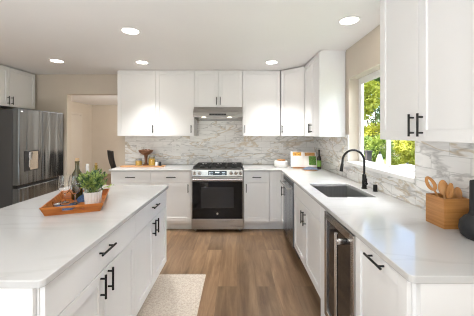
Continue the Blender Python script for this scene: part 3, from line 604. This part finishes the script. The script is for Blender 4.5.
# ---------------------------------------------------------------- utensil box and vase
t = thing('utensil_holder', 'square bamboo holder full of wooden spoons on the right counter', 'utensil holder', (1.216, 1.535, ZK + .0005))
b = NB(); hx, hy, k, H = .072, .072, .011, .168
box(b, -hx, hx, -hy, hy, 0, .01, .001); box(b, -hx, -hx + k, -hy, hy, .01, H, .0015); box(b, hx - k, hx, -hy, hy, .01, H, .0015); box(b, -hx + k, hx - k, -hy, -hy + k, .01, H, .0015); box(b, -hx + k, hx - k, hy - k, hy, .01, H, .0015)
obj('box', b, BAMB, t)
def spoon(base, head, tw, lab, slots):
    base = Vector(base); head = Vector(head); d = (head - base); Ln = d.length; q_ = d.to_track_quat('Z', 'Y').to_matrix().to_4x4()
    M = Matrix.Translation(base) @ q_ @ Matrix.Rotation(tw, 4, 'Z')
    t = thing('wooden_spoon', lab, 'spoon', (0, 0, 0)); t.matrix_world = Matrix.Translation(base)
    M = Matrix.Translation(-base) @ M
    hl_, hwid = .090, .026
    b = NB(); q = NB(); tube(q, [(0, 0, 0), (0, 0, Ln * .5), (0, 0, Ln - hl_ * .8)], [.0065, .0055, .006], 10); join(b, q, 0, M); obj('spoon_handle', b, SPOONW, t, True)
    b = NB(); q = NB(); n_ = 20; outer = [(hwid * math.cos(2 * math.pi * i / n_) * (1 - .12 * math.sin(2 * math.pi * i / n_)), 0, Ln - hl_ / 2 + hl_ / 2 * math.sin(2 * math.pi * i / n_)) for i in range(n_)]
    if slots:
        inner = [(.30 * x, y, Ln - hl_ / 2 + .60 * (z - Ln + hl_ / 2)) for x, y, z in outer]
        for i in range(n_):
            j = (i + 1) % n_; a = [outer[i], outer[j], inner[j], inner[i]]; prism(q, [(x, y - .003, z) for x, y, z in a], (0, .006, 0))
        if slots > 1: box(q, -.002, .002, -.002, .002, Ln - hl_ * .83, Ln - hl_ * .17)
    else:
        rings = []
        tt = bmesh.new()
        for kk in range(5):
            sc = 1 - kk / 4; zz = .010 * (1 - sc ** 2)
            rings.append([tt.verts.new((x * max(sc, .03), y + zz, Ln - hl_ / 2 + (z - Ln + hl_ / 2) * max(sc, .03))) for x, y, z in outer])
        for a_, c_ in zip(rings, rings[1:]):
            for i in range(n_): tt.faces.new((a_[i], a_[(i + 1) % n_], c_[(i + 1) % n_], c_[i]))
        tt.faces.new(rings[-1]); fs = tt.faces[:]; r_ = bmesh.ops.extrude_face_region(tt, geom=fs); nv = [e for e in r_['geom'] if isinstance(e, bmesh.types.BMVert)]
        bmesh.ops.translate(tt, vec=(0, -.004, 0), verts=nv); bmesh.ops.recalc_face_normals(tt, faces=tt.faces[:]); join(q, tt)
    join(b, q, 0, M); obj('spoon_head', b, SPOONW, t, True)
    return t
zb = ZK + .013
spoon((1.24, 1.52, zb), (1.145, 1.60, zb + .258), R(75), 'long slotted wooden spoon leaning left out of the holder', 1)
spoon((1.19, 1.50, zb), (1.222, 1.575, zb + .242), R(0), 'solid wooden spoon standing upright at the back of the holder', 0)
spoon((1.17, 1.50, zb), (1.205, 1.49, zb + .238), R(10), 'wooden slotted spatula leaning right at the front of the holder', 2)
spoon((1.23, 1.50, zb), (1.285, 1.545, zb + .205), R(-15), 'short wooden spoon half hidden behind the black vase', 0)
t = thing('black_vase', 'squat matte black ceramic vase with a wide neck at the right edge', 'vase', (1.222, 1.33, ZK + .0005))
b = NB(); lathe(b, [(0, 0), (.060, 0), (.079, .015), (.087, .045), (.083, .08), (.066, .105), (.048, .118), (.043, .135), (.042, .285), (.040, .290), (.034, .290), (.034, .13), (0, .12)], (0, 0, 0), 40); obj('body', b, BLKCER, t, True)

# ---------------------------------------------------------------- island tray
TR = R(21); TC = Vector((-1.166, 1.970, ZK + .0005))
t = thing('serving_tray', 'orange-brown wooden serving tray with flared sides on the island', 'tray', TC, TR)
tw, td, th, fl, wt = .160, .235, .058, .022, .009
b = NB(); box(b, -tw, tw, -td, td, 0, .008, .002); obj('base_board', b, TRAYW, t)
for s in (-1, 1):
    b = NB(); prism(b, [(s * tw, -td, .004), (s * (tw + fl), -td - fl, th), (s * (tw + fl), td + fl, th), (s * tw, td, .004)], (-s * wt, 0, 0), .001); obj('side_board', b, TRAYW, t)
for s in (-1, 1):
    b = NB(); y0 = s * td; y1 = s * (td + fl)
    def yy(z): return y0 + (y1 - y0) * (z - .004) / (th - .004)
    def xx(z): return tw + fl * (z - .004) / (th - .004)
    sl = .062; za, zc_ = .026, .044
    def pan(x0a, x0b, x1a, x1b, z0, z1): prism(b, [(x0a, yy(z0), z0), (x1a, yy(z0), z0), (x1b, yy(z1), z1), (x0b, yy(z1), z1)], (0, -s * wt, 0))
    pan(-xx(.004), -xx(za), xx(.004), xx(za), .004, za); pan(-xx(zc_), -xx(th), xx(zc_), xx(th), zc_, th); pan(-xx(za), -xx(zc_), -sl, -sl, za, zc_); pan(sl, sl, xx(za), xx(zc_), za, zc_)
    obj('handle_board', b, TRAYW, t)
ZR = ZK + .0005 + .0085
b = NB(); cloth(b, .13, .16, .022, seed=9); o = obj('folded_napkin', b, BLUEC, None, True, (-1.20, 1.83, ZR)); o.rotation_euler = (0, 0, TR); tag(o, 'crumpled blue napkin in the front of the tray under the wine glasses', 'napkin')
b = NB(); cloth(b, .12, .10, .045, seed=12); o = obj('folded_napkin', b, BLUEC, None, True, (-1.175, 2.07, ZR)); o.rotation_euler = (0, 0, .6); tag(o, 'blue napkin bunched between the wine bottle and the potted plant', 'napkin')
def wineglass(loc, tilt_, lab):
    t = thing('wine_glass', lab, 'glass', loc, 0, 'wine glasses on the tray'); t.rotation_euler = tilt_; t.scale = (1.0, 1.0, 1.05)
    b = NB(); lathe(b, [(.018, .068), (.036, .090), (.0435, .120), (.0425, .148), (.036, .195), (.0345, .195), (.041, .148), (.042, .120), (.0345, .0915), (.016, .070), (0, .067), (0, .063), (.006, .063), (.018, .068)], (0, 0, 0), 32); obj('bowl', b, GLASS, t, True)
    b = NB(); lathe(b, [(0, .0), (.034, .0), (.034, .0025), (.010, .005), (.0042, .012), (.0036, .05), (.006, .063), (0, .063)], (0, 0, 0), 28); obj('stem_and_foot', b, GLASS, t, True)
wineglass((-1.30, 2.0, ZR), (0, 0, 0), 'clear wine glass on the left in the tray'); wineglass((-1.208, 1.975, ZR), (0, 0, .5), 'clear wine glass on the right in the tray, in front of the wine bottle')
# small shell-like tealight at the glasses
t = thing('tealight_holder', 'small clear glass tealight holder at the foot of the wine glasses', 'candle holder', (-1.285, 1.89, ZR)); b = NB(); lathe(b, [(0, 0), (.022, 0), (.028, .02), (.027, .036), (.025, .036), (.025, .02), (.019, .006), (0, .006)], (0, 0, 0), 20); obj('cup', b, GLASS, t, True); b = NB(); lathe(b, [(0, .007), (.018, .007), (.020, .018), (0, .018)], (0, 0, 0), 18); obj('candle', b, WPORC, t, True)
def bottle(name, lab, loc, m, r, h, neck, capm, lbl, z0=.05, z1=.15):
    t = thing(name, lab, 'bottle', loc); b = NB()
    lathe(b, [(0, 0), (r * .92, 0), (r, .006), (r, h * .58), (r * .93, h * .64), (neck * 1.25, h * .76), (neck, h * .80), (neck, h * .95), (neck * 1.15, h * .955), (neck * 1.15, h * .985), (0, h * .985)], (0, 0, 0), 28); obj('glass_body', b, m, t, True)
    b = NB(); lathe(b, [(0, h * .986), (neck * .85, h * .986), (neck * .95, h * 1.0), (neck * .95, h * 1.06), (0, h * 1.065)], (0, 0, 0), 18); obj('stopper', b, capm, t, True)
    if lbl: b = NB(); lathe(b, [(r * 1.01, z0), (r * 1.01, z1)], (0, 0, 0), 28); obj('label_band', b, lbl, t, True)
bottle('wine_bottle', 'olive green wine bottle with a cork behind the wine glasses', (-1.275, 2.115, ZR), GREENG, .041, .305, .015, CORK, None)
bottle('syrup_bottle', 'slim white-capped bottle behind the potted plant', (-1.225, 2.17, ZR), mat('white_bottle', (.78, .78, .76), .2), .024, .255, .012, WPORC, None)
bottle('olive_oil_bottle', 'amber green bottle with gold top behind the potted plant', (-1.165, 2.19, ZR), YELG, .026, .262, .011, BRASS, None)
# potted plant
t = thing('potted_plant', 'small bushy green plant in a white ribbed pot on the tray', 'plant', (-1.070, 1.97, ZR))
b = NB(); lathe(b, [(0, 0), (.048, 0), (.052, .004), (.060, .088), (.060, .092), (.054, .092), (.050, .08), (0, .08)], (0, 0, 0), 72, wob=lambda i: .0022 if i % 4 < 2 else -.001); obj('pot', b, WPORC, t)
b = NB(); lathe(b, [(0, .081), (.049, .081), (.0, .086)], (0, 0, 0), 20); obj('soil', b, SOIL, t)
rnd = random.Random(5); st = NB(); lv = NB()
def leaf(bm, p, d, up, ln_, wd, mi=0):
    s = d.cross(up).normalized(); u = s.cross(d).normalized()
    vs = [bm.verts.new(p), bm.verts.new(p + d * ln_ * .45 + s * wd / 2 - u * .1 * ln_), bm.verts.new(p + d * ln_), bm.verts.new(p + d * ln_ * .45 - s * wd / 2 - u * .1 * ln_), bm.verts.new(p + d * ln_ * .5 + u * .05 * ln_)]
    for a in ((0, 1, 4), (1, 2, 4), (2, 3, 4), (3, 0, 4)): f = bm.faces.new([vs[i] for i in a]); f.material_index = mi
for k in range(60):
    a = rnd.uniform(0, 6.283); el = rnd.uniform(.28, 1.5); ln_ = rnd.uniform(.07, .12) + .042 * math.sin(el)
    d = Vector((math.cos(a) * math.cos(el), math.sin(a) * math.cos(el), math.sin(el)))
    p0 = Vector((rnd.uniform(-.03, .03), rnd.uniform(-.03, .03), .08)); pts = [p0 + Vector((0, 0, .03)) * 0, p0 + d * ln_ * .5 + Vector((0, 0, .02)), p0 + d * ln_ + Vector((0, 0, .012))]
    tube(st, pts, .0012, 5)
    for q in range(13):
        u = .3 + .7 * q / 12; pp = pts[0].lerp(pts[1], u * 2) if u < .5 else pts[1].lerp(pts[2], u * 2 - 1)
        dd_ = (d + Vector((rnd.uniform(-1, 1), rnd.uniform(-1, 1), rnd.uniform(-.6, 1))) * .9).normalized(); leaf(lv, pp, dd_, Vector((rnd.uniform(-.4, .4), rnd.uniform(-.4, .4), 1)), rnd.uniform(.018, .028), rnd.uniform(.014, .022))
obj('stems', st, LEAFA, t); obj('foliage', lv, LEAFA, t)

# ---------------------------------------------------------------- chair in the far room
t = thing('office_chair', 'black mesh-back chair standing in the room beyond the opening', 'chair', (-2.17, 5.32, 0), R(128))
b = NB(); lathe(b, [(0, .40), (.21, .40), (.24, .43), (.235, .47), (0, .48)], (0, 0, 0), 24); obj('seat', b, MESHB, t, True)
b = NB()
for i in range(6):
    z0, z1 = .60 + i * .085, .60 + (i + 1) * .085; yb = lambda z: .20 + .10 * ((z - .6) / .5) ** 1.2 + .05 * math.sin((z - .6) * 5)
    prism(b, [(-.19, yb(z0), z0), (.19, yb(z0), z0), (.19, yb(z1), z1), (-.19, yb(z1), z1)], (0, .03, 0))
obj('backrest', b, MESHB, t)
b = NB(); tube(b, [(0, .05, .44), (0, .25, .46), (0, .25, .65)], .02); obj('back_frame', b, PLAST, t, True)
for s in (-1, 1): b = NB(); tube(b, [(s * .2, .05, .44), (s * .27, .05, .50), (s * .27, .02, .66), (s * .27, -.12, .67)], .016); obj('armrest', b, PLAST, t, True)
b = NB(); cyl(b, (0, 0, .08), (0, 0, .40), .025); [tube(b, [(0, 0, .10), (.28 * math.cos(a), .28 * math.sin(a), .06)], .018, 8) for a in [R(72 * i) for i in range(5)]]; obj('base', b, PLAST, t, True)
for i in range(5): b = NB(); a = R(72 * i); cyl(b, (.28 * math.cos(a) - .02, .28 * math.sin(a), .028), (.28 * math.cos(a) + .02, .28 * math.sin(a), .028), .028); obj('caster', b, PLAST, t, True)

# ---------------------------------------------------------------- outside
b = NB(); box(b, XW + .16, 30, -12, 30, -1.4, -1.2); o = obj('ground', b, GRASS); o['kind'] = 'structure'
def tree(lab, x, y, crown, trunk_h, n_, mi, seed, name='garden_tree', ls=.13):
    rnd = random.Random(seed); t = thing(name, lab, 'tree' if name == 'garden_tree' else 'shrub', (x, y, -1.2))
    b = NB(); cyl(b, (0, 0, 0), (0, 0, trunk_h + .8), .12, .06, 10); [tube(b, [(0, 0, trunk_h * .8), (crown[0] * .5 * math.cos(k * 2.1), crown[0] * .5 * math.sin(k * 2.1), trunk_h + crown[2] * .8)], [.05, .02], 6) for k in range(3)]; obj('trunk', b, BARK, t)
    bl = []
    for k in range(14):
        a = rnd.uniform(0, 6.283); z = rnd.uniform(-.85, .9); r = math.sqrt(max(0, 1 - z * z)) * rnd.uniform(.3, .75)
        bl.append((Vector((crown[0] * r * math.cos(a), crown[0] * r * math.sin(a), trunk_h + crown[2] * (1 + z * .7))), rnd.uniform(.35, .55) * crown[0]))
    lv = bmesh.new()
    for k in range(n_):
        c, r = rnd.choice(bl); d = Vector((rnd.gauss(0, 1), rnd.gauss(0, 1), rnd.gauss(0, 1))).normalized(); p = c + d * r * rnd.uniform(.55, 1.05)
        leaf(lv, p, (d + Vector((rnd.uniform(-1, 1), rnd.uniform(-1, 1), rnd.uniform(-1, .4))) * .8).normalized(), Vector((rnd.uniform(-.5, .5), rnd.uniform(-.5, .5), 1)), ls * rnd.uniform(.7, 1.3), ls * .6)
    obj('crown', lv, LF[mi], t)
    return t
for lb, x, y, r, hz, th, n_, mi_ in [
    ('tall yellow-green tree seen through the left half of the window', 4.8, 10.5, 1.1, 2.0, 1.3, 11000, 0),
    ('dark green tree behind the tall yellow-green tree', 6.4, 12.2, 1.2, 2.5, 1.9, 9000, 2),
    ('mid green garden tree seen to the right of the window mullion', 7.9, 9.6, 1.1, 1.75, .7, 10000, 1),
    ('large leafy tree far back behind the middle of the garden', 9.6, 13.9, 1.7, 2.6, 1.6, 9000, 1),
    ('yellow-green tree at the right end of the garden', 9.4, 7.4, 1.3, 1.9, 1.2, 8000, 0),
    ('leafy tree at the far left of the garden', 3.6, 15.2, 1.4, 2.0, 1.6, 7000, 1)]:
    tree(lb, x, y, (r, r, hz), th, n_, mi_, int(x * 10), ls=.13)
for i, (x, y, mi_, lb) in enumerate([(4.15, 8.6, 1, 'green hedge shrub at the left of the garden view'), (5.45, 8.5, 0, 'yellow-green hedge shrub seen right of the window mullion'), (6.9, 7.3, 0, 'bright yellow-green hedge shrub just right of the mullion shrub'), (7.2, 6.0, 1, 'fresh green hedge shrub to the right behind the white canopy')]):
    tree(lb, x, y, (.68, .68, 1.75), .0, 12000, mi_, 20 + i, 'hedge_shrub', .09)
t = thing('patio_umbrella', 'open white patio umbrella outside below the window', 'umbrella', (3.86, 6.0, -1.2))
b = NB(); lathe(b, [(0, 1.96), (.62, 1.80), (.64, 1.76), (.61, 1.77), (0, 1.92)], (0, 0, 0), 8); obj('canopy', b, CANVAS, t)
b = NB(); cyl(b, (0, 0, 0), (0, 0, 1.98), .022); obj('pole', b, GREYM, t, True); b = NB(); cyl(b, (0, 0, 0), (0, 0, .06), .25); obj('base', b, GREYM, t, True)
t = thing('closed_umbrella', 'folded white umbrella on a stand outside in the garden', 'umbrella', (3.88, 7.2, -1.2))
b = NB(); lathe(b, [(0, 2.10), (.03, 2.07), (.085, 1.88), (.13, 1.68), (.12, 1.45), (.08, 1.2), (0, 1.22)], (0, 0, 0), 20, wob=lambda i: .012 * (i % 2)); obj('canopy', b, CANVAS, t); b = NB(); cyl(b, (0, 0, 0), (0, 0, 2.15), .022); obj('pole', b, GREYM, t, True); b = NB(); cyl(b, (0, 0, 0), (0, 0, .06), .22); obj('base', b, GREYM, t, True)
b = NB(); box(b, -.07, .07, -.07, .07, 0, 2.10, .01); box(b, -.09, .09, -.09, .09, 2.10, 2.14, .01)
t = tag(obj('fence_post', b, DWOODP, None, False, (3.84, 7.75, -1.2)), 'dark weathered post standing in the garden at the left of the view', 'post')
